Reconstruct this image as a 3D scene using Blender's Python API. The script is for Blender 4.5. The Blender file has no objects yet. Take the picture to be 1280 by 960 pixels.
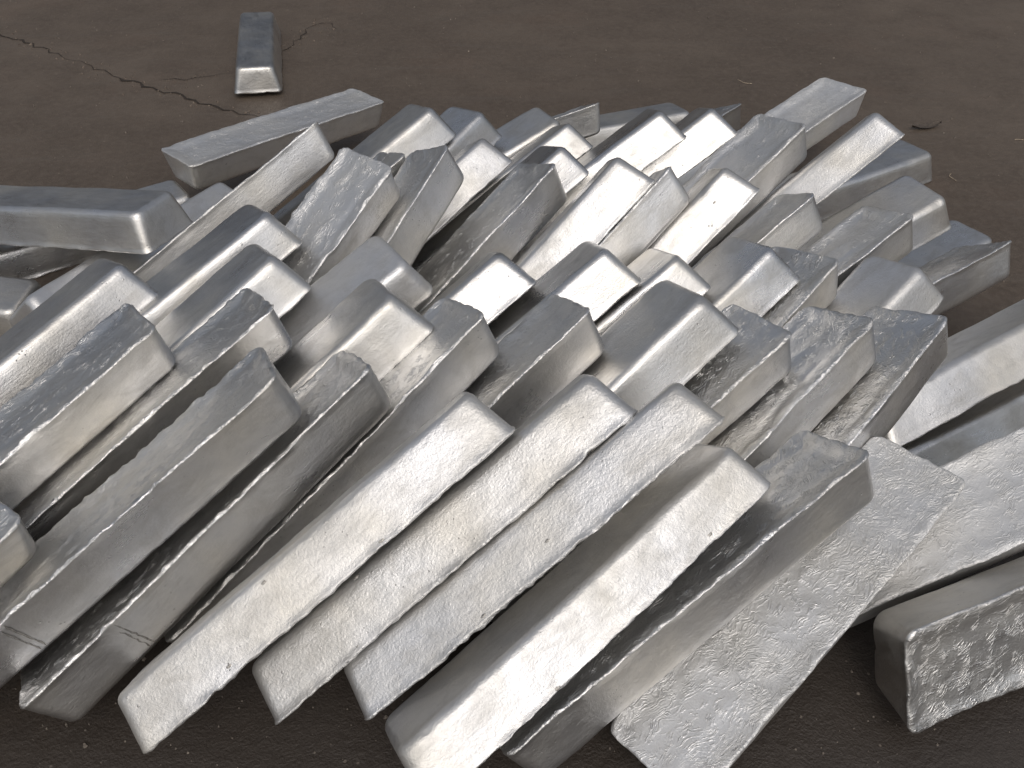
import bpy, math, random
import numpy as np
from mathutils import Matrix, Quaternion, Vector

# ------------------------------------------------------------------ camera, sky, sun, exposure
scene = bpy.context.scene
C = scene.collection
cam_data = bpy.data.cameras.new('camera')
cam_data.sensor_width = 36.0
cam_data.lens = 1106.0 / 1280.0 * 36.0
cam_data.clip_start = 0.02
cam_data.clip_end = 2000.0
cam = bpy.data.objects.new('camera', cam_data)
cam.location = (0.0, 0.0, 1.092)
cam.rotation_euler = (math.pi / 2 - 0.7030, 0.0, 0.0)
C.objects.link(cam)
scene.camera = cam

SUN_ELEV, SUN_AZ = math.radians(50), math.radians(170)      # azimuth clockwise from +Y (forward)
world = bpy.data.worlds.new('World')
scene.world = world
world.use_nodes = True
wn = world.node_tree
for n in list(wn.nodes): wn.nodes.remove(n)
wo = wn.nodes.new('ShaderNodeOutputWorld')
wb = wn.nodes.new('ShaderNodeBackground')
ws = wn.nodes.new('ShaderNodeTexSky')
ws.sky_type = 'NISHITA'
ws.sun_disc = False
ws.sun_elevation = SUN_ELEV
ws.sun_rotation = SUN_AZ
ws.altitude = 50
ws.air_density = 1.0
ws.dust_density = 5.0
ws.ozone_density = 1.0
wh = wn.nodes.new('ShaderNodeHueSaturation')                # overcast: the cloud layer takes the blue out
wh.inputs['Saturation'].default_value = 0.42
wn.links.new(ws.outputs[0], wh.inputs['Color'])
wn.links.new(wh.outputs[0], wb.inputs['Color'])
wb.inputs['Strength'].default_value = 0.14
wn.links.new(wb.outputs[0], wo.inputs['Surface'])

sd = bpy.data.lights.new('sun', 'SUN')
sd.energy = 0.5
sd.angle = math.radians(95)
sd.color = (1.0, 0.95, 0.87)
sun = bpy.data.objects.new('sun', sd)
dirv = Vector((math.sin(SUN_AZ) * math.cos(SUN_ELEV), math.cos(SUN_AZ) * math.cos(SUN_ELEV), math.sin(SUN_ELEV)))
sun.rotation_euler = dirv.to_track_quat('Z', 'Y').to_euler()
sun.location = dirv * 20
C.objects.link(sun)

scene.view_settings.view_transform = 'Standard'
scene.view_settings.look = 'None'
scene.view_settings.gamma = 1.0
scene.view_settings.exposure = -0.34
scene.view_settings.use_curve_mapping = False

scene.cycles.max_bounces = 6
scene.cycles.diffuse_bounces = 2
scene.cycles.glossy_bounces = 3
scene.cycles.transmission_bounces = 0

# ------------------------------------------------------------------ noise
def _hash(ix, iy, iz, seed):
    h = (ix * 374761393 + iy * 668265263 + iz * 2147483647 + seed * 974711) & 0xFFFFFFFF
    h = ((h ^ (h >> 13)) * 1274126177) & 0xFFFFFFFF
    h = ((h ^ (h >> 16)) * 2246822519) & 0xFFFFFFFF
    return ((h ^ (h >> 15)) & 0xFFFF) / 32767.5 - 1.0

def noise(p, scale, seed):
    q = np.asarray(p, float) * scale
    i = np.floor(q).astype(np.int64)
    f = q - i
    u = f * f * (3 - 2 * f)
    r = 0
    for dx in (0, 1):
        for dy in (0, 1):
            for dz in (0, 1):
                w = (u[:, 0] if dx else 1 - u[:, 0]) * (u[:, 1] if dy else 1 - u[:, 1]) * (u[:, 2] if dz else 1 - u[:, 2])
                r = r + w * _hash(i[:, 0] + dx, i[:, 1] + dy, i[:, 2] + dz, seed)
    return r

def fbm(p, scale, seed, octaves=3):
    a, r = 1.0, 0
    for k in range(octaves):
        r = r + a * noise(p, scale * 2 ** k, seed + 17 * k)
        a *= 0.5
    return r

L0, WB0, WS0, H0, TE0 = 0.600, 0.1463, 0.1133, 0.0743, 0.0116      # ingot: length, open face and small face width, height, end draft

# ------------------------------------------------------------------ materials
class Nodes:
    def __init__(self, name):
        self.m = bpy.data.materials.new(name)
        self.m.use_nodes = True
        self.t = self.m.node_tree
        for n in list(self.t.nodes): self.t.nodes.remove(n)
        self.out = self.t.nodes.new('ShaderNodeOutputMaterial')
        self.b = self.t.nodes.new('ShaderNodeBsdfPrincipled')
        self.link(self.b.outputs[0], self.out.inputs[0])
    def link(self, a, b): self.t.links.new(a, b)
    def set(self, sock, v):
        if isinstance(v, (int, float, tuple, list)): sock.default_value = v
        else: self.link(v, sock)
    def node(self, kind, **kw):
        n = self.t.nodes.new(kind)
        for k, v in kw.items(): setattr(n, k, v)
        return n
    def math(self, op, a, b=0.0, c=None, clamp=False):
        n = self.node('ShaderNodeMath', operation=op, use_clamp=clamp)
        self.set(n.inputs[0], a); self.set(n.inputs[1], b)
        if c is not None: self.set(n.inputs[2], c)
        return n.outputs[0]
    def vmath(self, op, a, b):
        n = self.node('ShaderNodeVectorMath', operation=op)
        self.set(n.inputs[0], a); self.set(n.inputs[1], b)
        return n.outputs[0]
    def noise(self, vec, scale, detail=3, rough=0.55, dist=0.0, lac=2.0):
        n = self.node('ShaderNodeTexNoise')
        self.link(vec, n.inputs['Vector'])
        n.inputs['Scale'].default_value = scale; n.inputs['Detail'].default_value = detail
        n.inputs['Roughness'].default_value = rough; n.inputs['Distortion'].default_value = dist
        n.inputs['Lacunarity'].default_value = lac
        return n.outputs['Fac']
    def range(self, v, a, b, c=0.0, d=1.0, smooth=False):
        n = self.node('ShaderNodeMapRange')
        if smooth: n.interpolation_type = 'SMOOTHSTEP'
        self.set(n.inputs[0], v)
        for i, x in zip((1, 2, 3, 4), (a, b, c, d)): self.set(n.inputs[i], x)
        return n.outputs[0]
    def mix(self, f, a, b):
        n = self.node('ShaderNodeMix', data_type='RGBA')
        self.set(n.inputs[0], f); self.set(n.inputs[6], a); self.set(n.inputs[7], b)
        return n.outputs[2]
    def bump(self, h, dist, strength=1.0, normal=None):
        n = self.node('ShaderNodeBump')
        n.inputs['Strength'].default_value = strength; n.inputs['Distance'].default_value = dist
        self.link(h, n.inputs['Height'])
        if normal is not None: self.link(normal, n.inputs['Normal'])
        return n.outputs[0]

def metal(name, cast):
    N = Nodes(name)
    tc = N.node('ShaderNodeTexCoord'); oi = N.node('ShaderNodeObjectInfo')
    at = N.node('ShaderNodeAttribute', attribute_type='OBJECT', attribute_name='skin')
    skin = at.outputs['Fac']
    ax = N.node('ShaderNodeAttribute', attribute_type='OBJECT', attribute_name='oxide')
    oxide = ax.outputs['Fac']
    rnd = oi.outputs['Random']
    off = N.node('ShaderNodeCombineXYZ')
    N.set(off.inputs[0], N.math('MULTIPLY', rnd, 37.0)); N.set(off.inputs[1], N.math('MULTIPLY', rnd, 91.0)); N.set(off.inputs[2], N.math('MULTIPLY', rnd, 13.0))
    P = N.vmath('ADD', tc.outputs['Object'], off.outputs[0])
    big = N.noise(P, 8, 2, 0.5)
    mid = N.noise(P, 60, 3, 0.6)
    fine = N.noise(P, 300, 4, 0.7)
    base = N.mix(N.range(big, 0.35, 0.7), (0.66, 0.66, 0.665, 1), (0.67, 0.645, 0.595, 1))
    base = N.mix(N.math('MULTIPLY', N.range(mid, 0.45, 0.75), 0.35), base, (0.54, 0.535, 0.525, 1))
    blot = N.noise(N.vmath('MULTIPLY', P, (0.5, 1.0, 1.0)), 26, 4, 0.65, 0.6)
    base = N.mix(N.math('MULTIPLY', N.range(blot, 0.48, 0.70), 0.5), base, (0.42, 0.405, 0.375, 1))
    smear = N.math('MULTIPLY', N.math('SUBTRACT', blot, 0.5), 0.34)
    # the duller castings carry a whitish oxide skin
    N.set(N.b.inputs['Metallic'], N.math('SUBTRACT', 1.0, N.math('MULTIPLY', oxide, 0.42)))
    if cast:
        base = N.mix(0.35, base, (0.82, 0.82, 0.81, 1))
        nz = N.node('ShaderNodeTexNoise'); N.link(P, nz.inputs['Vector']); nz.inputs['Scale'].default_value = 18; nz.inputs['Detail'].default_value = 2
        warped = N.vmath('ADD', P, N.vmath('MULTIPLY', N.vmath('SUBTRACT', nz.outputs['Color'], (0.5, 0.5, 0.5)), (0.06, 0.06, 0.06)))
        w1 = N.noise(N.vmath('MULTIPLY', warped, (0.6, 1, 1)), 130, 2, 0.5, 0.8)
        ridge = N.math('SUBTRACT', 1.0, N.math('MULTIPLY', N.math('ABSOLUTE', N.math('SUBTRACT', w1, 0.5)), 6.0), clamp=True)
        ridge = N.math('MULTIPLY', ridge, N.range(big, 0.38, 0.62, 0.15, 1.25))
        # long thin flow lines drawn out as the skin froze
        rot = N.node('ShaderNodeVectorRotate', rotation_type='Z_AXIS')
        N.link(warped, rot.inputs['Vector']); N.set(rot.inputs['Angle'], N.math('MULTIPLY', N.math('SUBTRACT', rnd, 0.5), 1.3))
        w2 = N.noise(N.vmath('MULTIPLY', rot.outputs[0], (0.06, 1, 1)), 190, 2, 0.55)
        line = N.math('SUBTRACT', 1.0, N.math('MULTIPLY', N.math('ABSOLUTE', N.math('SUBTRACT', w2, 0.5)), 11.0), clamp=True)
        line = N.math('MULTIPLY', line, N.range(mid, 0.45, 0.62))
        h = N.math('ADD', N.math('MULTIPLY', N.math('MULTIPLY', ridge, 0.5), N.math('ADD', skin, 0.12)), N.math('MULTIPLY', line, 0.9))
        h = N.math('ADD', h, N.math('MULTIPLY', fine, 0.42))
        h = N.math('ADD', h, N.math('MULTIPLY', mid, 0.55))
        # fine folds running along the rim
        sp = N.node('ShaderNodeSeparateXYZ'); N.link(tc.outputs['Object'], sp.inputs[0])
        ed = N.math('SUBTRACT', WB0 / 2, N.math('ABSOLUTE', sp.outputs[1]))
        fold = N.noise(N.vmath('MULTIPLY', warped, (0.07, 1.0, 1.0)), 330, 3, 0.6, 0.25)
        h = N.math('ADD', h, N.math('MULTIPLY', N.math('MULTIPLY', fold, 1.7), N.range(N.math('ADD', ed, N.math('MULTIPLY', N.math('SUBTRACT', mid, 0.5), 0.02)), 0.006, 0.020, 1.0, 0.0, True)))
        n1 = N.bump(h, 0.0010, 0.85)
        rough = N.range(big, 0.3, 0.7, 0.31, 0.45)
    else:
        along = N.vmath('MULTIPLY', P, (0.14, 1.0, 1.0))
        streak = N.noise(along, 170, 3, 0.65, 0.3)
        v1 = N.node('ShaderNodeTexVoronoi'); N.link(P, v1.inputs['Vector']); v1.inputs['Scale'].default_value = 120
        sel = N.noise(P, 14, 2)
        pit = N.math('MULTIPLY', N.range(v1.outputs['Distance'], 0.06, 0.2, 1.0, 0.0, True), N.range(sel, 0.57, 0.7))
        rot = N.node('ShaderNodeVectorRotate', rotation_type='EULER_XYZ'); N.link(P, rot.inputs['Vector']); rot.inputs['Rotation'].default_value = (0.5, 0.4, 0.7)
        v2 = N.node('ShaderNodeTexVoronoi'); N.link(N.vmath('MULTIPLY', rot.outputs[0], (1.0, 0.28, 1.0)), v2.inputs['Vector']); v2.inputs['Scale'].default_value = 75
        nick = N.math('MULTIPLY', N.range(v2.outputs['Distance'], 0.05, 0.13, 1.0, 0.0, True), N.range(N.noise(P, 19, 2), 0.6, 0.68))
        base = N.mix(N.math('MULTIPLY', pit, 0.6), base, (0.20, 0.19, 0.18, 1))
        crust = N.noise(N.vmath('MULTIPLY', P, (0.7, 1, 1)), 150, 3, 0.65, 0.6)
        h = N.math('ADD', N.math('MULTIPLY', mid, N.math('ADD', 0.22, N.math('MULTIPLY', skin, 0.4))), N.math('MULTIPLY', fine, N.math('ADD', 0.36, N.math('MULTIPLY', skin, 0.35))))
        h = N.math('ADD', h, N.math('MULTIPLY', crust, N.math('MULTIPLY', skin, 0.6)))
        h = N.math('ADD', h, N.math('MULTIPLY', streak, 0.32))
        h = N.math('SUBTRACT', h, N.math('MULTIPLY', pit, 0.6))
        h = N.math('ADD', h, N.math('MULTIPLY', nick, 0.8))
        n1 = N.bump(h, 0.0011, 0.85)
        rough = N.range(big, 0.3, 0.7, 0.26, 0.40)
        rough = N.math('ADD', rough, N.math('MULTIPLY', N.range(streak, 0.4, 0.7), 0.06))
    rough = N.math('ADD', N.math('ADD', N.math('ADD', rough, N.math('MULTIPLY', oxide, 0.10)), smear), N.math('MULTIPLY', N.math('SUBTRACT', rnd, 0.5), 0.06))
    N.set(N.b.inputs['Base Color'], base)
    N.set(N.b.inputs['Roughness'], rough)
    N.set(N.b.inputs['Normal'], n1)
    return N.m

MAT_SIDE = metal('cast aluminium, mould side', False)
MAT_FACE = metal('cast aluminium, open face', True)

def ground_material():
    N = Nodes('stained dark concrete')
    tc = N.node('ShaderNodeTexCoord'); P = tc.outputs['Object']
    a = N.noise(P, 0.9, 5, 0.6, 0.4); b = N.noise(P, 6, 5, 0.65); c = N.noise(P, 55, 4, 0.7); e = N.noise(P, 260, 2, 0.6)
    col = N.mix(N.range(a, 0.35, 0.68), (0.082, 0.061, 0.044, 1), (0.130, 0.101, 0.075, 1))
    col = N.mix(N.math('MULTIPLY', N.range(b, 0.4, 0.7), 0.75), col, (0.066, 0.048, 0.034, 1))
    red = N.math('MULTIPLY', N.range(N.noise(P, 2.3, 4, 0.6), 0.55, 0.75), 0.35)
    col = N.mix(red, col, (0.118, 0.076, 0.051, 1))
    col = N.mix(N.math('MULTIPLY', N.range(c, 0.42, 0.75), 0.6), col, (0.145, 0.116, 0.090, 1))
    scr = N.noise(N.vmath('MULTIPLY', P, (0.12, 1.0, 1.0)), 16, 4, 0.7, 0.4)
    col = N.mix(N.math('MULTIPLY', N.range(scr, 0.55, 0.75), 0.45), col, (0.115, 0.096, 0.078, 1))
    # painted shade in front of the pile, over oily ground, ragged edged
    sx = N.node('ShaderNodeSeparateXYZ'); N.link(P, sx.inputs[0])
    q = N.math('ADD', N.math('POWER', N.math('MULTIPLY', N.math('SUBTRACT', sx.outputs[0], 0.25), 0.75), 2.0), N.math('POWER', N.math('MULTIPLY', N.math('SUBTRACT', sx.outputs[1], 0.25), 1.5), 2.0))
    front_shade = N.range(N.math('ADD', q, N.math('MULTIPLY', N.math('SUBTRACT', N.noise(P, 2.6, 5, 0.65, 0.5), 0.5), 1.6)), 0.55, 1.35, 1.0, 0.0, True)
    col = N.mix(N.math('MULTIPLY', front_shade, 0.8), col, (0.020, 0.015, 0.012, 1))
    v = N.node('ShaderNodeTexVoronoi'); N.link(P, v.inputs['Vector']); v.inputs['Scale'].default_value = 38
    speck = N.math('MULTIPLY', N.range(v.outputs['Distance'], 0.05, 0.11, 1.0, 0.0, True), N.range(N.noise(P, 7, 3), 0.56, 0.66))
    col = N.mix(N.math('MULTIPLY', speck, 0.7), col, (0.34, 0.29, 0.24, 1))
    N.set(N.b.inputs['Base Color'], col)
    N.set(N.b.inputs['Roughness'], N.range(b, 0.3, 0.7, 0.48, 0.66))
    N.b.inputs['Specular IOR Level'].default_value = 0.6
    h = N.math('ADD', N.math('MULTIPLY', b, 3.0), N.math('ADD', N.math('MULTIPLY', c, 1.1), N.math('MULTIPLY', e, 0.7)))
    N.set(N.b.inputs['Normal'], N.bump(h, 0.004, 0.5))
    return N.m

def plain(name, col, rough=0.8, var=0.35, scale=60, metallic=0.0):
    N = Nodes(name)
    tc = N.node('ShaderNodeTexCoord'); P = tc.outputs['Object']
    f = N.noise(P, scale, 4, 0.6)
    lo = tuple(x * (1 - var) for x in col) + (1,); hi = tuple(min(1, x * (1 + var)) for x in col) + (1,)
    N.set(N.b.inputs['Base Color'], N.mix(N.range(f, 0.3, 0.7), lo, hi))
    N.b.inputs['Roughness'].default_value = rough
    N.b.inputs['Metallic'].default_value = metallic
    N.set(N.b.inputs['Normal'], N.bump(f, 0.002, 0.4))
    return N.m

def new_object(name, verts, faces, mats, parent=None, smooth=True, mat_index=None):
    me = bpy.data.meshes.new(name)
    me.from_pydata([tuple(v) for v in verts], [], [tuple(f) for f in faces])
    for m in mats: me.materials.append(m)
    if smooth: me.polygons.foreach_set('use_smooth', np.ones(len(me.polygons), dtype=bool))
    if mat_index is not None: me.polygons.foreach_set('material_index', np.asarray(mat_index, dtype=np.int32))
    me.update()
    o = bpy.data.objects.new(name, me)
    C.objects.link(o)
    if parent is not None: o.parent = parent
    return o

# ------------------------------------------------------------------ ground
S = 60.0
xs = np.concatenate([[-S, -20], np.linspace(-4, 4, 41), [20, S]])
ys = np.concatenate([[-S, -15], np.linspace(-1, 6, 36), [15, S]])
gv, gf = [], []
for y in ys:
    for x in xs: gv.append((x, y, 0.0))
nx = len(xs)
gz = 0.0022 * noise(np.array(gv), 1.3, 5) + 0.001 * noise(np.array(gv), 3.1, 8)
gv = [(v[0], v[1], float(min(z, 0.0) - 0.0005)) for v, z in zip(gv, gz)]
for j in range(len(ys) - 1):
    for i in range(nx - 1):
        gf.append((j * nx + i, j * nx + i + 1, (j + 1) * nx + i + 1, (j + 1) * nx + i))
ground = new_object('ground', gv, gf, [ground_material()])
ground['kind'] = 'structure'

# ------------------------------------------------------------------ ingots

def ring(a, b, rc, nl, ns, ncn):
    """rounded rectangle outline, half length a, half width b, corner radius rc; counter-clockwise"""
    rc = max(min(rc, a - 1e-4, b - 1e-5), 1e-5)
    pts = []
    def seg(p, q, n):
        for k in range(n): 
            t = k / n
            pts.append((p[0] + (q[0] - p[0]) * t, p[1] + (q[1] - p[1]) * t))
    def arc(cx, cy, a0, n):
        for k in range(n):
            t = a0 + math.pi / 2 * k / n
            pts.append((cx + rc * math.cos(t), cy + rc * math.sin(t)))
    seg((a, -b + rc), (a, b - rc), ns); arc(a - rc, b - rc, 0, ncn)
    seg((a - rc, b), (-a + rc, b), nl); arc(-a + rc, b - rc, math.pi / 2, ncn)
    seg((-a, b - rc), (-a, -b + rc), ns); arc(-a + rc, -b + rc, math.pi, ncn)
    seg((-a + rc, -b), (a - rc, -b), nl); arc(a - rc, -b + rc, 1.5 * math.pi, ncn)
    return pts

def ingot_mesh(seed, dish=0.004, ragged=0.0018, lump=0.0012, tilt=0.0, detail=1.0):
    rng = random.Random(seed)
    nl, ns, ncn = int(72 * detail), int(14 * detail), 6
    M = 2 * nl + 2 * ns + 4 * ncn
    rings, zone = [], []          # zone 0 mould side, 1 open face
    rf = 0.0105 + rng.uniform(-0.0015, 0.002)      # fillet at the small face
    def at(z):                     # outline at height z
        f = (z + H0 / 2) / H0
        return L0 / 2 - TE0 * f, WB0 / 2 - (WB0 - WS0) / 2 * f, 0.015 + 0.005 * f
    # small face, from its middle line outwards
    a, b, rc = at(H0 / 2)
    for d in np.concatenate([np.linspace(b - 0.0006, rf + 0.004, 6), [rf + 0.0015]]):
        rings.append([(x, y, H0 / 2) for x, y in ring(a - d, b - d, max(rc - d, 0.0004), nl, ns, ncn)]); zone.append(0)
    for k in range(0, 7):
        t = math.pi / 2 * 0.88 * k / 6
        d = rf * (1 - math.sin(t)); z = H0 / 2 - rf * (1 - math.cos(t))
        aa, bb, rr = at(z)
        rings.append([(x, y, z) for x, y in ring(aa - d, bb - d, max(rr - d, 0.003), nl, ns, ncn)]); zone.append(0)
    ztop = H0 / 2 - rf * (1 - math.cos(math.pi / 2 * 0.88))
    for k in range(1, 8):
        z = ztop + (-H0 / 2 + 0.0035 - ztop) * k / 7
        aa, bb, rr = at(z)
        rings.append([(x, y, z) for x, y in ring(aa, bb, rr, nl, ns, ncn)]); zone.append(0)
    nside = len(rings)
    # rim of the open face: a thin irregular lip
    for d, z in ((-0.0006, -H0 / 2 + 0.0016), (-0.0002, -H0 / 2), (0.0012, -H0 / 2 - 0.0008), (0.0032, -H0 / 2 - 0.0007), (0.006, -H0 / 2 - 0.0001)):
        aa, bb, rr = at(-H0 / 2)
        rings.append([(x, y, z) for x, y in ring(aa - d, bb - d, rr - d * 0.5, nl, ns, ncn)]); zone.append(1)
    aa, bb, rr = at(-H0 / 2)
    for d in np.concatenate([np.linspace(0.010, bb - 0.0006, 12)]):
        rings.append([(x, y, -H0 / 2) for x, y in ring(aa - d, bb - d, max(rr - d * 0.5, 0.0004), nl, ns, ncn)]); zone.append(1)
    nr = len(rings)
    V = np.array([p for r in rings for p in r], float)
    RI = np.repeat(np.arange(nr), M)
    # faces
    faces, mi = [], []
    for k in range(nr - 1):
        for i in range(M):
            j = (i + 1) % M
            faces.append((k * M + i, (k + 1) * M + i, (k + 1) * M + j, k * M + j))
            mi.append(1 if zone[k] == 1 or zone[k + 1] == 1 and k >= nside else 0)
    # close the middle lines: facing long sides bridged
    for k, flip in ((0, False), (nr - 1, True)):
        o = k * M
        up = [o + ns + ncn + i for i in range(nl + 1)]
        dn = [o + 2 * ns + 3 * ncn + nl + i for i in range(nl)] + [o + 2 * ns + 3 * ncn + 2 * nl]
        dn = dn[::-1]
        for i in range(nl):
            q = (up[i], up[i + 1], dn[i + 1], dn[i])
            faces.append(q if not flip else q[::-1]); mi.append(1 if flip else 0)
        e1 = [o + 2 * ns + 3 * ncn + 2 * nl + i for i in range(ncn)] + [o + i for i in range(ns + ncn + 1)]
        e2 = [o + ns + ncn + nl + i for i in range(ncn + ns + ncn + 1)]
        for e in (e1, e2):
            faces.append(tuple(e) if not flip else tuple(e[::-1])); mi.append(1 if flip else 0)
    # --- shape it
    off = np.array([rng.uniform(-50, 50), rng.uniform(-50, 50), rng.uniform(-50, 50)])
    Q = V + off
    x, y, z = V.T
    face = (RI >= nside)
    # gentle casting unevenness all over
    amp = np.where(face, lump * 1.2, lump * 0.55)
    for c in range(3):
        V[:, c] += amp * 0.7 * noise(Q, 24, seed + 3 + c) + 0.00035 * noise(Q, 95, seed + 9 + c) + 0.0011 * noise(Q * np.array([1, .4, .4]), 7, seed + 21 + c) + 0.0008 * noise(Q * np.array([1, .5, .5]), 15, seed + 27 + c)
    # ragged lip
    lip = np.exp(-((RI - (nside + 1.5)) / 1.6) ** 2)
    rg = noise(Q * np.array([1, 1, .01]), 85, seed + 31) * 0.6 + noise(Q * np.array([1, 1, .01]), 30, seed + 33) * 0.8 + noise(Q * np.array([1, 1, .01]), 210, seed + 35) * 0.45
    sx = np.clip((np.abs(x) - (L0 / 2 - 0.03)) / 0.03, 0, 1); sy = np.clip((np.abs(y) - (WB0 / 2 - 0.03)) / 0.03, 0, 1)
    burr = np.clip(noise(Q * np.array([1, 1, .01]), 17, seed + 51) - 0.45, 0, 1) * 1.6
    rg = rg + burr
    V[:, 0] += np.sign(x) * lip * sx * rg * ragged
    V[:, 1] += np.sign(y) * lip * sy * rg * ragged
    V[:, 2] += lip * noise(Q * np.array([1, 1, .01]), 60, seed + 37) * ragged * 0.6
    crumb = np.exp(-((RI - (nside + 3.0)) / 1.5) ** 2)
    V[:, 2] -= crumb * np.clip(noise(Q, 150, seed + 38) + 0.6 * noise(Q, 70, seed + 39) + 0.2, 0, 2) * ragged * 0.9
    # the open face sinks towards its middle, with a raised rim and flow lines
    if dish > 0:
        edge = np.minimum(L0 / 2 - np.abs(x), WB0 / 2 - np.abs(y))
        wob = edge + 0.006 * noise(Q * np.array([1, 1, .01]), 20, seed + 41)
        t = np.clip((wob - 0.007) / 0.022, 0, 1); t = t * t * (3 - 2 * t)
        V[:, 2] += np.where(face, dish * t * (1 + 0.5 * noise(Q, 9, seed + 43)), 0)
        rid = 1 - np.abs(noise(Q * np.array([.5, 1.2, .01]), 26, seed + 45)) * 2.2
        V[:, 2] -= np.where(face & (edge > 0.004), np.clip(rid, 0, 1) * lump * 1.0, 0)
    # knocks: small dents along the edges, a slight bow and an uneven fill, different on every casting
    for _ in range(rng.randint(9, 18)):
        e = rng.choice([0, 1, 2, 3])
        zc = -H0 / 2 if rng.random() < 0.6 else H0 / 2
        aa, bb, _r = at(zc)
        c = np.array([rng.uniform(-aa, aa), rng.choice([-1, 1]) * bb, zc]) if rng.random() < 0.75 else np.array([rng.choice([-1, 1]) * aa, rng.uniform(-bb, bb), zc])
        rad = rng.uniform(0.006, 0.017); dep = rng.uniform(0.0008, 0.0032) * (rad / 0.012)
        dd = np.linalg.norm(V - c, axis=1); w = np.clip(1 - dd / rad, 0, 1) ** 2
        inw = -c / np.array([L0 * 2, WB0 / 2, H0 / 2]); inw /= np.linalg.norm(inw)
        V += w[:, None] * inw * dep
    V[:, 2] += (rng.uniform(-0.0016, 0.0016) * (V[:, 0] / (L0 / 2)) ** 2)
    V[:, 1] += (rng.uniform(-0.0016, 0.0016) * (V[:, 0] / (L0 / 2)) ** 2)
    fill = rng.uniform(-0.002, 0.0022)
    V[:, 2] -= np.where(V[:, 2] < 0, fill * np.clip(-V[:, 2] / (H0 / 2), 0, 1) ** 3, 0)
    return V, faces, mi

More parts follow.
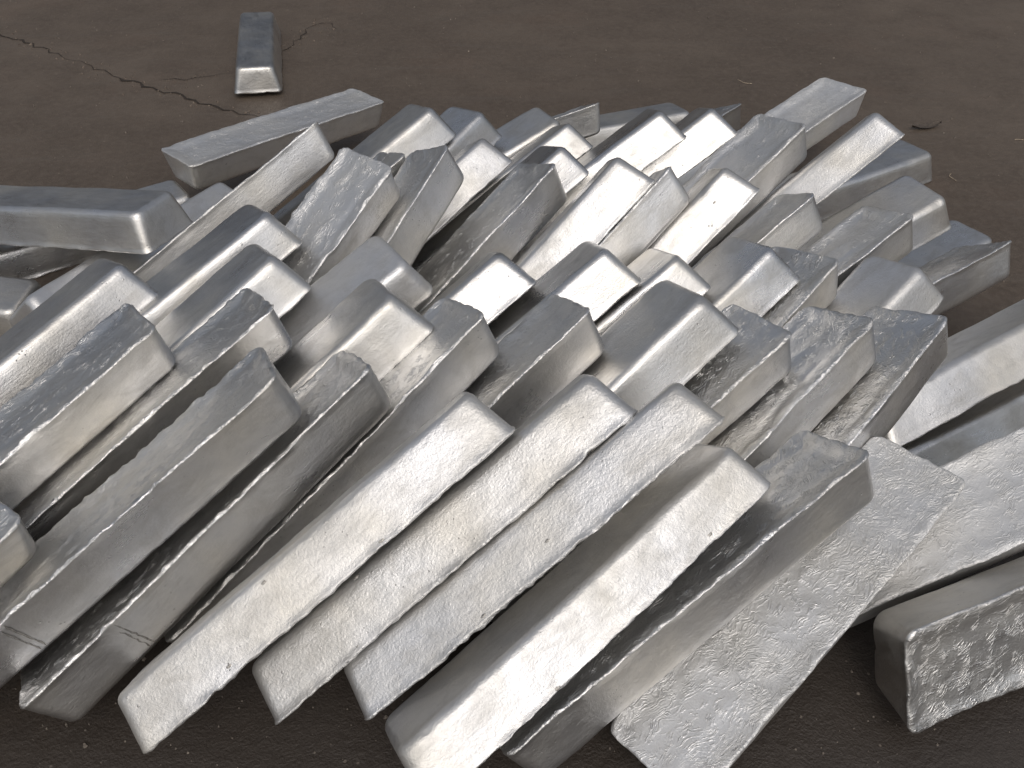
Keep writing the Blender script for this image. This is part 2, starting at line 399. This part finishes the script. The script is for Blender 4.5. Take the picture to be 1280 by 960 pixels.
INGOTS = [
    (1, (-0.8425, 2.9487, 0.0451), (0.62900, 0.00061, 0.01732, 0.77721), 0.995, {'detail': 0.8}, 0.12, 0.00, 'lone ingot lying small face up on bare ground apart from the pile', None),
    (2, (-0.5955, 2.1512, 0.1009), (0.01285, 0.91912, 0.39356, -0.01304), 0.976, {'detail': 0.8}, 0.45, 0.60, 'long ingot lying level, broad open face up, blunt end over bare ground', None),
    (3, (-0.9417, 1.5919, 0.1954), (0.98248, -0.04473, -0.06556, -0.16863), 1.000, {'detail': 0.8}, 0.20, 0.08, 'ingot with slate top lying level across the direction of all the others', None),
    (4, (-1.2363, 1.4733, 0.0834), (0.99721, 0.03541, 0.03844, -0.05331), 0.965, {'detail': 0.8}, 0.40, 0.03, 'ingot end in shade under the crosswise slate topped ingot, bright lower edge', None),
    (5, (-0.7922, 1.5958, 0.0908), (0.77107, -0.32327, -0.18298, 0.51718), 0.982, {'detail': 0.8}, 0.29, 0.50, 'pale ingot passing underneath the crosswise slate topped ingot, both ends showing', None),
    (6, (-0.8253, 1.0532, 0.1865), (0.89590, -0.07455, -0.19087, 0.39417), 0.972, {'detail': 1.1}, 0.18, 0.12, 'ingot with dark slate small face and long bright edge beside the crosswise ingot', None),
    (7, (-0.7204, 0.8579, 0.2011), (0.04171, 0.91423, 0.33924, 0.21761), 0.980, {'ragged': 0.0034, 'detail': 1.1}, 0.37, 0.07, 'ingot with dark crinkled open face and smooth beige side above small cut off ingot', None),
    (8, (-0.6346, 1.2041, 0.1900), (0.92006, -0.05826, -0.21218, 0.32415), 1.018, {'detail': 1.1}, 0.26, 0.02, 'dark topped ingot pressed along the thin pale ingot under its bright rounded edge', None),
    (9, (-0.5815, 1.0533, 0.1920), (0.91922, -0.04029, -0.23780, 0.31123), 1.003, {'detail': 1.1}, 0.15, 0.15, 'dark slate topped ingot between bright edged one and rough whitish open faced ingot', None),
    (10, (-0.5649, 0.9017, 0.1963), (0.08408, 0.91916, 0.29620, 0.24565), 1.000, {'ragged': 0.0034, 'detail': 1.1}, 0.35, 0.10, 'narrow ingot squeezed between two crinkled ingots, crumbly bright lip along its side', None),
    (11, (-0.5092, 0.7382, 0.2160), (0.10269, 0.92562, 0.24017, 0.27386), 0.978, {'ragged': 0.0034, 'detail': 1.1}, 0.24, 0.05, 'long grey front ingot with double scuff mark, topped by the small cut off ingot', None),
    (12, (-0.3907, 0.7700, 0.1887), (0.14171, 0.90600, 0.29077, 0.27301), 0.966, {'ragged': 0.0034, 'detail': 1.5}, 0.13, 0.01, 'long beige front ingot with double scuff mark and whole lower end on the ground', None),
    (13, (-0.3866, 0.9629, 0.1767), (0.92536, -0.05674, -0.27643, 0.25313), 1.018, {'detail': 1.1}, 0.32, 0.14, 'dark topped ingot with broad bright side and thick white edge above scuffed beige one', None),
    (14, (-0.2367, 0.6889, 0.2331), (0.88696, -0.29823, -0.30933, 0.16935), 0.936, {'ragged': 0.0028, 'detail': 1.5}, 1.00, 0.55, 'long bright pitted front ingot next to the beige ingot with double scuff mark', None),
    (15, (-0.0920, 0.7359, 0.2152), (0.88314, -0.31244, -0.33137, 0.11245), 0.965, {'ragged': 0.0028, 'detail': 1.5}, 1.00, 0.50, 'long bright pitted front ingot between two equally bright pitted ones', None),
    (16, (0.0207, 0.7194, 0.2189), (0.86656, -0.35337, -0.34589, 0.06757), 0.943, {'ragged': 0.0028, 'detail': 1.5}, 0.90, 0.50, 'long bright pitted front ingot overlapping the dark topped cream sided one', None),
    (17, (0.0791, 0.6617, 0.1761), (0.89424, -0.27204, -0.24811, 0.25451), 0.936, {'ragged': 0.0028, 'detail': 1.5}, 0.70, 0.55, 'front ingot with black shaded small face, white rounded edge and cream side', None),
    (18, (0.2156, 0.6804, 0.1617), (0.20970, 0.92241, 0.21795, 0.24018), 0.951, {'ragged': 0.0026, 'lump': 0.0016, 'detail': 1.5}, 0.38, 0.00, 'front ingot with grey open face and dark smooth side resting on broad crinkled ingot', None),
    (19, (0.3738, 0.6941, 0.1108), (0.01492, -0.92594, -0.35062, -0.13956), 0.946, {'dish': 0.001, 'lump': 0.0016, 'ragged': 0.0025, 'detail': 1.1}, 1.50, 1.00, 'ingot lying broad crinkled silvery open face up, its corner on the ground', None),
    (20, (0.6832, 0.8477, 0.1388), (0.05158, -0.97524, -0.13981, -0.16342), 1.036, {'dish': 0.002, 'lump': 0.0012, 'ragged': 0.0025, 'detail': 1.1}, 0.90, 1.25, 'ingot with whitish lined open face up, pinned under the broad crinkled one', None),
    (21, (0.7590, 0.7365, 0.0926), (0.53492, -0.82301, -0.16102, 0.10284), 1.030, {'detail': 1.1}, 0.25, 0.00, 'ingot lying on its side on the ground, dark crinkled open face upright', None),
    (22, (0.8186, 1.1843, 0.1659), (0.93269, -0.26756, -0.14912, 0.19041), 0.999, {'detail': 1.1}, 0.25, 0.50, 'ingot with long cream side lying low over a shaded slate sided ingot', None),
    (23, (0.4392, 0.9231, 0.1578), (0.13675, 0.90192, 0.31525, 0.26164), 0.959, {'ragged': 0.0026, 'lump': 0.0016, 'detail': 1.1}, 0.70, 0.01, 'ingot with crinkled grey open face and dark side over the low cream sided one', None),
    (24, (0.7129, 1.3765, 0.0952), (0.27981, 0.92450, 0.21634, 0.14217), 0.941, {'dish': 0.007, 'detail': 1.1}, 0.33, 0.14, 'ingot with thin hollow face strip and grey side overhanging ground at pile edge', None),
    (25, (0.3051, 0.9150, 0.1564), (0.13797, 0.91334, 0.27269, 0.26909), 0.992, {'ragged': 0.0026, 'lump': 0.0016, 'detail': 1.1}, 0.80, 0.10, 'ingot with wide crinkled open face, beige side, behind dark sided front ingot', None),
    (26, (0.1598, 0.9178, 0.1583), (0.06709, 0.93589, 0.23186, 0.25663), 0.994, {'ragged': 0.0026, 'lump': 0.0016, 'detail': 1.1}, 0.80, 0.05, 'ingot with dark crinkled open face under a large blue grey topped ingot', None),
    (27, (0.0603, 0.9347, 0.1970), (0.92497, -0.07069, -0.27420, 0.25348), 1.011, {'detail': 1.1}, 0.40, 0.18, 'large ingot with blue grey small face, thick white edge and bluish side', None),
    (28, (0.0538, 1.1047, 0.1696), (0.92696, -0.14571, -0.27784, 0.20569), 0.983, {'detail': 1.1}, 0.20, 0.13, 'ingot end with white rounded edge tucked behind the large blue grey topped one', None),
    (29, (-0.0599, 1.1062, 0.1823), (0.92939, -0.14627, -0.29089, 0.17384), 0.979, {'detail': 1.1}, 0.39, 0.08, 'ingot with grey small face and broad bright side below the brightest white one', None),
    (30, (-0.2170, 1.1030, 0.1643), (0.90747, -0.23242, -0.31049, 0.16147), 0.984, {'detail': 1.1}, 0.28, 0.03, 'ingot showing only a clean white side between two crinkled grey open faces', None),
    (31, (-0.1095, 0.9105, 0.1766), (0.14594, 0.91628, 0.22726, 0.29579), 1.008, {'ragged': 0.0026, 'lump': 0.0016, 'detail': 1.1}, 0.17, 0.16, 'ingot with crinkled grey open face and beige side beside large blue grey topped one', None),
    (32, (-0.2536, 0.8882, 0.1758), (0.10872, 0.90847, 0.28756, 0.28315), 1.009, {'ragged': 0.0026, 'lump': 0.0016, 'detail': 1.1}, 0.36, 0.12, 'ingot with notched crinkled open face and beige side behind bright pitted front one', None),
    (33, (-0.4020, 1.1102, 0.1789), (0.93382, 0.08155, -0.19560, 0.28821), 0.991, {'detail': 1.1}, 0.90, 0.60, 'ingot with pebbly light grey small face below the rough whitish open faced one', None),
    (34, (-0.4150, 1.3195, 0.1738), (0.09097, -0.88285, -0.35855, -0.28940), 0.993, {'dish': 0.004, 'lump': 0.0022, 'ragged': 0.003, 'detail': 1.1}, 1.00, 0.60, 'ingot with rough whitish open face and pit at its corner, beige side', None),
    (35, (-0.2760, 1.3390, 0.1770), (0.10014, 0.85471, 0.37486, 0.34486), 1.000, {'detail': 1.1}, 0.34, 0.15, 'ingot standing steep with dark open face and wide smooth beige side', None),
    (36, (-0.4357, 1.4669, 0.1577), (0.12177, 0.91738, 0.29483, 0.23803), 1.007, {'detail': 0.8}, 0.23, 0.10, 'sliver of dark ingot between rough whitish ingot and steep beige sided one', None),
    (37, (-0.3834, 1.6755, 0.1785), (0.92247, -0.05178, -0.21963, 0.31326), 1.000, {'detail': 0.8}, 0.12, 0.05, 'dark topped ingot with cream side at the crest beside the level broad faced ingot', None),
    (38, (-0.2618, 1.7270, 0.1497), (0.89453, 0.00824, -0.18059, 0.40883), 0.989, {'detail': 0.8}, 0.31, 0.00, 'light grey topped crest ingot behind one with dark top and cream side', None),
    (39, (-0.2479, 1.5291, 0.1617), (0.89147, -0.21471, -0.27920, 0.28500), 0.987, {'detail': 0.8}, 0.21, 0.40, 'ingot with bright white side running down behind the steep beige sided one', None),
    (40, (-0.1214, 1.3573, 0.1649), (0.11751, 0.90014, 0.29209, 0.30105), 0.984, {'detail': 1.1}, 0.40, 0.09, 'long ingot with dark streaked open face and beige side, dark pits near its end', None),
    (42, (-0.1087, 1.5280, 0.1558), (0.92406, -0.13236, -0.25712, 0.24996), 0.987, {'detail': 0.8}, 0.29, 0.04, 'short white sided ingot end directly behind the dark streaked pitted one', None),
    (43, (-0.0806, 1.7294, 0.1270), (0.92039, -0.19206, -0.25432, 0.22652), 0.953, {'detail': 0.8}, 0.18, 0.17, 'white sided crest ingot end just behind a near twin of itself', None),
    (44, (-0.1389, 1.8547, 0.1223), (0.95509, 0.03795, -0.14993, 0.25276), 0.972, {'detail': 0.8}, 0.37, 0.12, 'flat blue grey ingot face showing behind the white sided crest ingots', None),
    (45, (-0.0471, 2.0599, 0.0997), (0.20887, 0.95543, 0.16717, 0.12484), 0.948, {'detail': 0.8}, 0.27, 0.07, 'dull grey ingot end with upright edge standing behind the crest', None),
    (46, (0.0952, 1.6841, 0.1716), (0.94026, -0.13948, -0.29486, 0.09749), 0.959, {'detail': 0.8}, 0.16, 0.02, 'crest ingot with slate top strip and long clean white side', None),
    (47, (0.2133, 2.2872, 0.0443), (0.97988, -0.05586, -0.01105, 0.19129), 0.986, {'detail': 0.8}, 0.35, 0.16, 'far tip of a dull grey ingot peeping over the back of the pile', 'grey ingot tips behind the pile'),
    (48, (0.2105, 1.7244, 0.1533), (0.93304, -0.16983, -0.29631, 0.11314), 0.971, {'detail': 0.8}, 0.24, 0.11, 'crest ingot with pale side lying against the slate topped white sided one', None),
    (49, (0.3833, 2.0949, 0.0677), (0.20650, 0.89220, 0.38613, 0.11062), 0.974, {'detail': 0.8}, 0.13, 0.06, 'far tip of a dull grey ingot peeping over the back of the pile', 'grey ingot tips behind the pile'),
    (50, (0.3432, 1.5614, 0.1616), (0.04818, 0.92566, 0.25038, 0.27955), 1.033, {'dish': 0.009, 'lump': 0.0018, 'detail': 0.8}, 0.50, 0.40, 'ingot with hollow half light half dark open face and blue grey side', None),
    (51, (0.6402, 2.0888, 0.1015), (0.00180, 0.94533, 0.30523, 0.11486), 0.989, {'dish': 0.007, 'detail': 0.8}, 0.80, 0.80, 'ingot with hollow whitish open face jutting out at the back of the pile', None),
    (52, (0.5340, 1.6180, 0.1742), (0.89288, -0.25494, -0.36920, -0.03828), 0.936, {'detail': 0.8}, 0.41, 0.50, 'slim looking white sided ingot crossing above a dull flat topped one', None),
    (53, (0.8122, 2.0190, 0.0376), (0.96483, -0.00678, -0.00189, 0.26280), 0.986, {'detail': 0.8}, 0.30, 0.04, 'dull grey ingot flat on the ground under the slim white sided one', None),
    (54, (0.6012, 1.5106, 0.1301), (0.96142, 0.06921, -0.12515, 0.23498), 0.994, {'detail': 0.8}, 0.50, 0.18, 'blue grey ingot with worn small face up and bright front edge at pile edge', None),
    (55, (0.4813, 1.3161, 0.1370), (0.13009, 0.93903, 0.20184, 0.24610), 0.956, {'dish': 0.009, 'lump': 0.0018, 'detail': 1.1}, 0.50, 0.30, 'ingot with hollow wrinkled blue grey open face and raised light ridge', None),
    (56, (0.3295, 1.3470, 0.1377), (0.20345, 0.91678, 0.16323, 0.30245), 0.953, {'detail': 1.1}, 0.27, 0.08, 'ingot with dark streaked open face and pale worn side beside slim white one', None),
    (57, (0.2033, 1.3338, 0.1783), (0.89185, -0.21370, -0.38131, 0.11639), 0.956, {'detail': 1.1}, 0.17, 0.40, 'ingot with long cream side bearing one small pock mark', None),
    (58, (0.0951, 1.2954, 0.1832), (0.23794, 0.88524, 0.14360, 0.37298), 0.958, {'detail': 1.1}, 0.36, 0.40, 'ingot with thin dark face strip and peach side beside a black gap', None),
    (59, (0.0127, 1.3204, 0.1927), (0.88786, -0.22411, -0.38655, 0.10983), 0.984, {'detail': 1.1}, 0.25, 0.40, 'ingot with the brightest broad white side next to a black gap', None),
    (60, (0.2106, 1.1200, 0.1751), (0.92565, -0.07175, -0.24588, 0.27850), 0.986, {'detail': 1.1}, 0.50, 0.06, 'ingot with grey small face and wide pale side below the cream pock marked one', None),
    (61, (0.3168, 1.1063, 0.1434), (0.07054, 0.91267, 0.31193, 0.25446), 0.973, {'detail': 1.1}, 0.33, 0.02, 'ingot with crinkled open face half covered by ingot with wide pale side', None),
    (62, (0.4627, 1.1088, 0.1387), (0.92058, -0.05579, -0.24441, 0.29948), 0.990, {'detail': 1.1}, 0.90, 0.50, 'ingot with pebbly blue grey small face up and pale side near pile edge', None),
    (63, (0.8073, 1.5997, 0.0358), (0.95973, 0.00087, 0.00016, 0.28091), 0.974, {'dish': 0.007, 'detail': 0.8}, 0.42, 0.10, 'reddish brown stained ingot lying low on the ground under hollow strip ingot', None),
    (64, (0.7446, 1.0903, 0.0653), (0.93701, -0.23145, -0.06415, 0.25362), 1.000, {'detail': 1.1}, 0.31, 0.05, 'slate sided ingot in shade under the low cream sided ingot', None),
    (65, (-0.8070, 0.5190, 0.1641), (0.04992, -0.87902, -0.45910, -0.11854), 1.001, {'detail': 1.1}, 0.20, 0.00, 'small cut off looking ingot end with light face resting on long grey ingot', None),
    (68, (-1.0277, 1.7688, 0.0368), (0.94833, 0.00099, 0.00074, 0.31728), 0.996, {'detail': 0.8}, 0.39, 0.13, 'grey ingot corner hidden behind the end of the crosswise ingot', None),
    (69, (-0.5950, 1.5393, 0.1801), (0.20547, 0.90804, 0.22551, 0.28703), 0.986, {'detail': 0.8}, 0.28, 0.50, 'long thin looking pale ingot with rolled lip, leaning against level broad faced one', None),
]
BY_KEY = {}
for row in INGOTS:
    key, loc, quat, sc, opts, skin, oxide, label, group = row
    seed = int(key)
    V, F, mi = ingot_mesh(seed, **opts)
    o = new_object('ingot', V, F, [MAT_SIDE, MAT_FACE], mat_index=mi)
    o.rotation_mode = 'QUATERNION'
    o.rotation_quaternion = quat
    o.location = loc
    o.scale = (sc, sc, sc)
    o['label'] = label
    o['category'] = 'ingot'
    o['skin'] = skin                       # how rough this casting's skin is, read by its material
    o['oxide'] = oxide                     # how much whitish oxide dulls it
    BY_KEY[key] = o
    if group: o['group'] = group

# ------------------------------------------------------------------ scuff marks and dark nicks on single ingots
M_SCUFF = plain('dark scuff', (0.36, 0.345, 0.32), 0.45, 0.5, 300, 1.0)
MARKS = [
    (11, 'line', (-0.1400, 0.0715, -0.0296), (-0.1378, 0.0583, 0.0298), (-0.0000, 0.9762, 0.2168)),
    (11, 'line', (-0.1485, 0.0705, -0.0253), (-0.1451, 0.0583, 0.0295), (-0.0000, 0.9762, 0.2168)),
    (12, 'line', (-0.1561, 0.0722, -0.0329), (-0.1478, 0.0578, 0.0320), (-0.0000, 0.9762, 0.2168)),
    (12, 'line', (-0.1600, 0.0693, -0.0198), (-0.1553, 0.0586, 0.0285), (-0.0000, 0.9762, 0.2168)),
    (14, 'nick', (-0.1526, -0.0702, -0.0238), (-0.1526, -0.0702, -0.0238), (-0.0000, -0.9762, 0.2168)),
    (14, 'nick', (0.0840, -0.0719, -0.0313), (0.0840, -0.0719, -0.0313), (-0.0000, -0.9762, 0.2168)),
    (14, 'nick', (-0.0576, -0.0595, 0.0245), (-0.0576, -0.0595, 0.0245), (-0.0000, -0.9762, 0.2168)),
    (15, 'nick', (-0.1546, -0.0718, -0.0311), (-0.1546, -0.0718, -0.0311), (-0.0000, -0.9762, 0.2168)),
    (15, 'nick', (-0.1036, -0.0573, 0.0342), (-0.1036, -0.0573, 0.0342), (-0.0000, -0.9762, 0.2168)),
    (16, 'nick', (-0.0900, -0.0713, -0.0287), (-0.0900, -0.0713, -0.0287), (-0.0000, -0.9762, 0.2168)),
    (16, 'nick', (0.1601, -0.0725, -0.0340), (0.1601, -0.0725, -0.0340), (-0.0000, -0.9762, 0.2168)),
    (16, 'nick', (0.0331, -0.0669, -0.0091), (0.0331, -0.0669, -0.0091), (-0.0000, -0.9762, 0.2168)),
    (17, 'nick', (-0.0951, -0.0723, -0.0333), (-0.0951, -0.0723, -0.0333), (-0.0000, -0.9762, 0.2168)),
    (17, 'nick', (0.1838, -0.0706, -0.0255), (0.1838, -0.0706, -0.0255), (-0.0000, -0.9762, 0.2168)),
    (40, 'nick', (0.1899, 0.0680, -0.0140), (0.1899, 0.0680, -0.0140), (-0.0000, 0.9762, 0.2168)),
    (40, 'nick', (0.1874, 0.0653, -0.0020), (0.1874, 0.0653, -0.0020), (-0.0000, 0.9762, 0.2168)),
    (57, 'nick', (0.2253, -0.0633, 0.0072), (0.2253, -0.0633, 0.0072), (-0.0000, -0.9762, 0.2168)),
    (59, 'nick', (0.1156, -0.0621, 0.0125), (0.1156, -0.0621, 0.0125), (-0.0000, -0.9762, 0.2168)),
]
for key, kind, pa, pb, nn in MARKS:
    ing = BY_KEY[key]
    rr = random.Random(int(abs(pa[0]) * 1e5) + key)
    a, b, n = Vector(pa), Vector(pb), Vector(nn).normalized()
    dg = bpy.data.meshes
    if kind == 'line':
        d = (b - a); side = n.cross(d).normalized()
        vs, K = [], 14
        for k in range(K + 1):
            p = a + d * (k / K) + side * rr.uniform(-0.0009, 0.0009)
            w = (0.0007 + 0.0008 * rr.random()) * (0.35 if k in (0, K) else 1)
            vs += [p + side * w + n * 0.0002, p + n * 0.0012, p - side * w + n * 0.0002]
        fs = []
        for k in range(K):
            o3 = 3 * k
            fs += [(o3, o3 + 1, o3 + 4, o3 + 3), (o3 + 1, o3 + 2, o3 + 5, o3 + 4)]
        new_object('scuff_mark', vs, fs, [M_SCUFF], ing)
    else:
        u = Vector((1, 0, 0)); w = n.cross(u).normalized()
        vs = [a + n * 0.0012]
        K = 11
        for k in range(K):
            t = 2 * math.pi * k / K
            r = rr.uniform(0.6, 1.15)
            vs.append(a + u * (math.cos(t) * 0.0042 * r) + w * (math.sin(t) * 0.0022 * r) + n * 0.0002)
        new_object('nick', vs, [(0, 1 + k, 1 + (k + 1) % K) for k in range(K)], [M_SCUFF], ing)

# ------------------------------------------------------------------ cracks, crumbs and litter on the ground
M_CRACK = plain('dark crack fill', (0.032, 0.024, 0.018), 0.95, 0.5, 90)
CRACKS = [
    [(-2.099, 3.423), (-1.835, 3.231), (-1.653, 3.102), (-1.479, 2.973), (-1.316, 2.853), (-1.165, 2.746), (-1.029, 2.669), (-0.923, 2.596), (-0.812, 2.537), (-0.730, 2.509)],
    [(-1.127, 2.805), (-1.051, 2.792), (-0.980, 2.832), (-0.912, 2.853)],
    [(-0.788, 3.040), (-0.764, 3.118), (-0.750, 3.239), (-0.730, 3.307), (-0.705, 3.351), (-0.670, 3.333), (-0.627, 3.282)],
]
rr = random.Random(4)
crumb_spots = []
for line in CRACKS:
    pts = []
    for (p, q) in zip(line[:-1], line[1:]):
        n = max(2, int(math.dist(p, q) / 0.03))
        for k in range(n):
            t = k / n
            pts.append(Vector((p[0] + (q[0] - p[0]) * t, p[1] + (q[1] - p[1]) * t, 0)))
    pts.append(Vector((*line[-1], 0)))
    vs = []
    for k, p in enumerate(pts):
        d = (pts[min(k + 1, len(pts) - 1)] - pts[max(k - 1, 0)]).normalized()
        s_ = Vector((-d.y, d.x, 0))
        m = p + s_ * rr.uniform(-0.012, 0.012)
        w = 0.0009 + 0.0040 * abs(float(noise(np.array([[p.x, p.y, 3.0]]), 5, 77)[0])) * rr.uniform(0.4, 1.6)
        if k in (0, len(pts) - 1): w = 0.0006
        vs += [m + s_ * w * rr.uniform(0.6, 1.3) + Vector((0, 0, 0.0012)), m + Vector((0, 0, 0.0014)), m - s_ * w * rr.uniform(0.6, 1.3) + Vector((0, 0, 0.0012))]
        for _ in range(2): crumb_spots.append((m.x + rr.gauss(0, 0.03), m.y + rr.gauss(0, 0.03), rr.uniform(0.0012, 0.0052)))
    fs = []
    for k in range(len(pts) - 1):
        o3 = 3 * k
        fs += [(o3, o3 + 1, o3 + 4, o3 + 3), (o3 + 1, o3 + 2, o3 + 5, o3 + 4)]
    new_object('crack', vs, fs, [M_CRACK], ground)

def stones(spots, seed):
    r_ = random.Random(seed); vs, fs = [], []
    for (x, y, s) in spots:
        b0 = len(vs)
        a0 = r_.uniform(0, 6.28)
        for k in range(5):
            t = a0 + 1.2566 * k; q = r_.uniform(0.7, 1.2)
            vs.append((x + s * q * math.cos(t), y + s * q * math.sin(t), -0.001))
        for k in range(5):
            t = a0 + 1.2566 * k; q = r_.uniform(0.35, 0.75)
            vs.append((x + s * q * math.cos(t), y + s * q * math.sin(t), s * r_.uniform(0.45, 0.9)))
        for k in range(5): fs.append((b0 + k, b0 + (k + 1) % 5, b0 + 5 + (k + 1) % 5, b0 + 5 + k))
        fs.append(tuple(b0 + 5 + k for k in range(5)))
    return vs, fs
v, f = stones(crumb_spots, 8)
crumbs = new_object('crumbs', v, f, [plain('reddish concrete crumbs', (0.15, 0.12, 0.095), 0.95, 0.6, 40)], smooth=False)
crumbs['kind'] = 'stuff'; crumbs['label'] = 'reddish crumbs of broken concrete along the cracks'; crumbs['category'] = 'crumbs'
grit = []
for _ in range(4200):
    near = rr.random() < 0.35
    grit.append((rr.uniform(-1.2, 1.2), rr.uniform(0.15, 0.75), abs(rr.gauss(0, 0.0008)) + 0.0005) if near else (rr.uniform(-3.2, 3.2), rr.uniform(0.2, 5.2), abs(rr.gauss(0, 0.0012)) + 0.0008))
v, f = stones(grit, 9)
g = new_object('grit', v, f, [plain('pale grit', (0.17, 0.145, 0.12), 0.95, 0.7, 9)], smooth=False)
g['kind'] = 'stuff'; g['label'] = 'fine pale grit scattered over the dark ground'; g['category'] = 'grit'
DEBRIS = [
    ((1.199, 2.436), 'leaf'),
    ((1.159, 2.130), 'straw'),
    ((0.741, 2.778), 'straw'),
    ((1.438, 2.357), 'straw'),
]
M_LEAF = plain('dry leaf', (0.075, 0.06, 0.048), 0.8, 0.3, 120)
M_STRAW = plain('pale straw', (0.42, 0.34, 0.25), 0.8, 0.3, 120)
for k, ((x, y), kind) in enumerate(DEBRIS):
    if kind == 'leaf':
        vs, fs, K = [], [], 8
        for i in range(K + 1):
            u = i / K * 2 - 1; w = 0.013 * (1 - u * u) ** 0.8
            vs += [(u * 0.05, -w, 0.010 * u * u + 0.006), (u * 0.05, 0, 0.003 + 0.006 * u * u), (u * 0.05, w, 0.010 * u * u + 0.007)]
        for i in range(K):
            o3 = 3 * i; fs += [(o3, o3 + 3, o3 + 4, o3 + 1), (o3 + 1, o3 + 4, o3 + 5, o3 + 2)]
        o = new_object('dry_leaf', vs, fs, [M_LEAF]); o['label'] = 'curled dark dry leaf lying on bare ground beyond the pile'; o['category'] = 'leaf'
    else:
        vs, fs, K = [], [], 8
        L = 0.034 + 0.008 * (k % 3)
        for i in range(K + 1):
            u = i / K - 0.5
            yy = 0.006 * math.sin(u * 5 + k)
            for j in range(4):
                t = math.pi / 2 * j
                vs.append((u * L, yy + 0.0009 * math.cos(t), 0.0016 + 0.0009 * math.sin(t)))
        for i in range(K):
            for j in range(4): fs.append((4 * i + j, 4 * i + (j + 1) % 4, 4 * i + 4 + (j + 1) % 4, 4 * i + 4 + j))
        fs += [(3, 2, 1, 0), tuple(4 * K + j for j in range(4))]
        o = new_object('straw', vs, fs, [M_STRAW]); o['label'] = 'short pale bit of straw lying on the dark ground'; o['category'] = 'straw'; o['group'] = 'bits of straw on the ground'
    o.location = (x, y, 0.0); o.rotation_euler = (0, 0, 0.3 + 1.1 * k)

# ------------------------------------------------------------------ unseen building, added for the dark low reflections in the metal
def box(x0, x1, y0, y1, z0, z1):
    v = [(x, y, z) for z in (z0, z1) for y in (y0, y1) for x in (x0, x1)]
    f = [(0, 2, 3, 1), (4, 5, 7, 6), (0, 1, 5, 4), (2, 6, 7, 3), (0, 4, 6, 2), (1, 3, 7, 5)]
    return v, f
unseen_shed = bpy.data.objects.new('unseen_shed', None)
unseen_shed.location = (-3.0, 12.0, 0.0)
C.objects.link(unseen_shed)
unseen_shed['label'] = 'long slate blue steel clad building, added out of view behind the pile'
unseen_shed['category'] = 'unseen_shed'
M_UNSEEN_CLAD = plain('unseen shed slate blue steel cladding', (0.055, 0.065, 0.082), 0.55, 0.15, 3)
M_UNSEEN_PLINTH = plain('unseen shed grimy concrete plinth', (0.10, 0.095, 0.088), 0.9, 0.3, 6)
M_UNSEEN_ROOF = plain('unseen shed grey roof sheet', (0.12, 0.125, 0.13), 0.6, 0.2, 2)
prof, x, k = [], -26.0, 0
while x < 26.0:
    prof += [(x, 0.0), (x + 0.14, 0.0), (x + 0.18, -0.04), (x + 0.26, -0.04), (x + 0.30, 0.0)]
    x += 0.30
cv, cf = [], []
for (px, py) in prof: cv += [(px, py, 0.5), (px, py, 4.3)]
for i in range(len(prof) - 1): cf.append((2 * i, 2 * i + 2, 2 * i + 3, 2 * i + 1))
new_object('unseen_shed_wall', cv, cf, [M_UNSEEN_CLAD], unseen_shed, smooth=False)
v, f = box(-26, 26, -0.02, 14, 0.0, 0.498); new_object('unseen_shed_plinth', v, f, [M_UNSEEN_PLINTH], unseen_shed, smooth=False)
rv = [(-26.4, -0.5, 4.3), (26.4, -0.5, 4.3), (26.4, 7, 5.4), (-26.4, 7, 5.4), (-26.4, 14.5, 4.3), (26.4, 14.5, 4.3)]
rf_ = [(0, 1, 2, 3), (3, 2, 5, 4)]
new_object('unseen_shed_roof', rv, rf_, [M_UNSEEN_ROOF], unseen_shed, smooth=False)
for dx in (-14.0, 9.0):
    v, f = box(dx, dx + 4.0, -0.09, -0.045, 0.5, 3.2)
    d = new_object('unseen_shed_door', v, f, [M_UNSEEN_ROOF], unseen_shed, smooth=False)
    v, f = box(dx + 0.2, dx + 0.26, -0.14, -0.092, 1.3, 1.7)
    new_object('unseen_shed_handle', v, f, [M_UNSEEN_PLINTH], d, smooth=False)
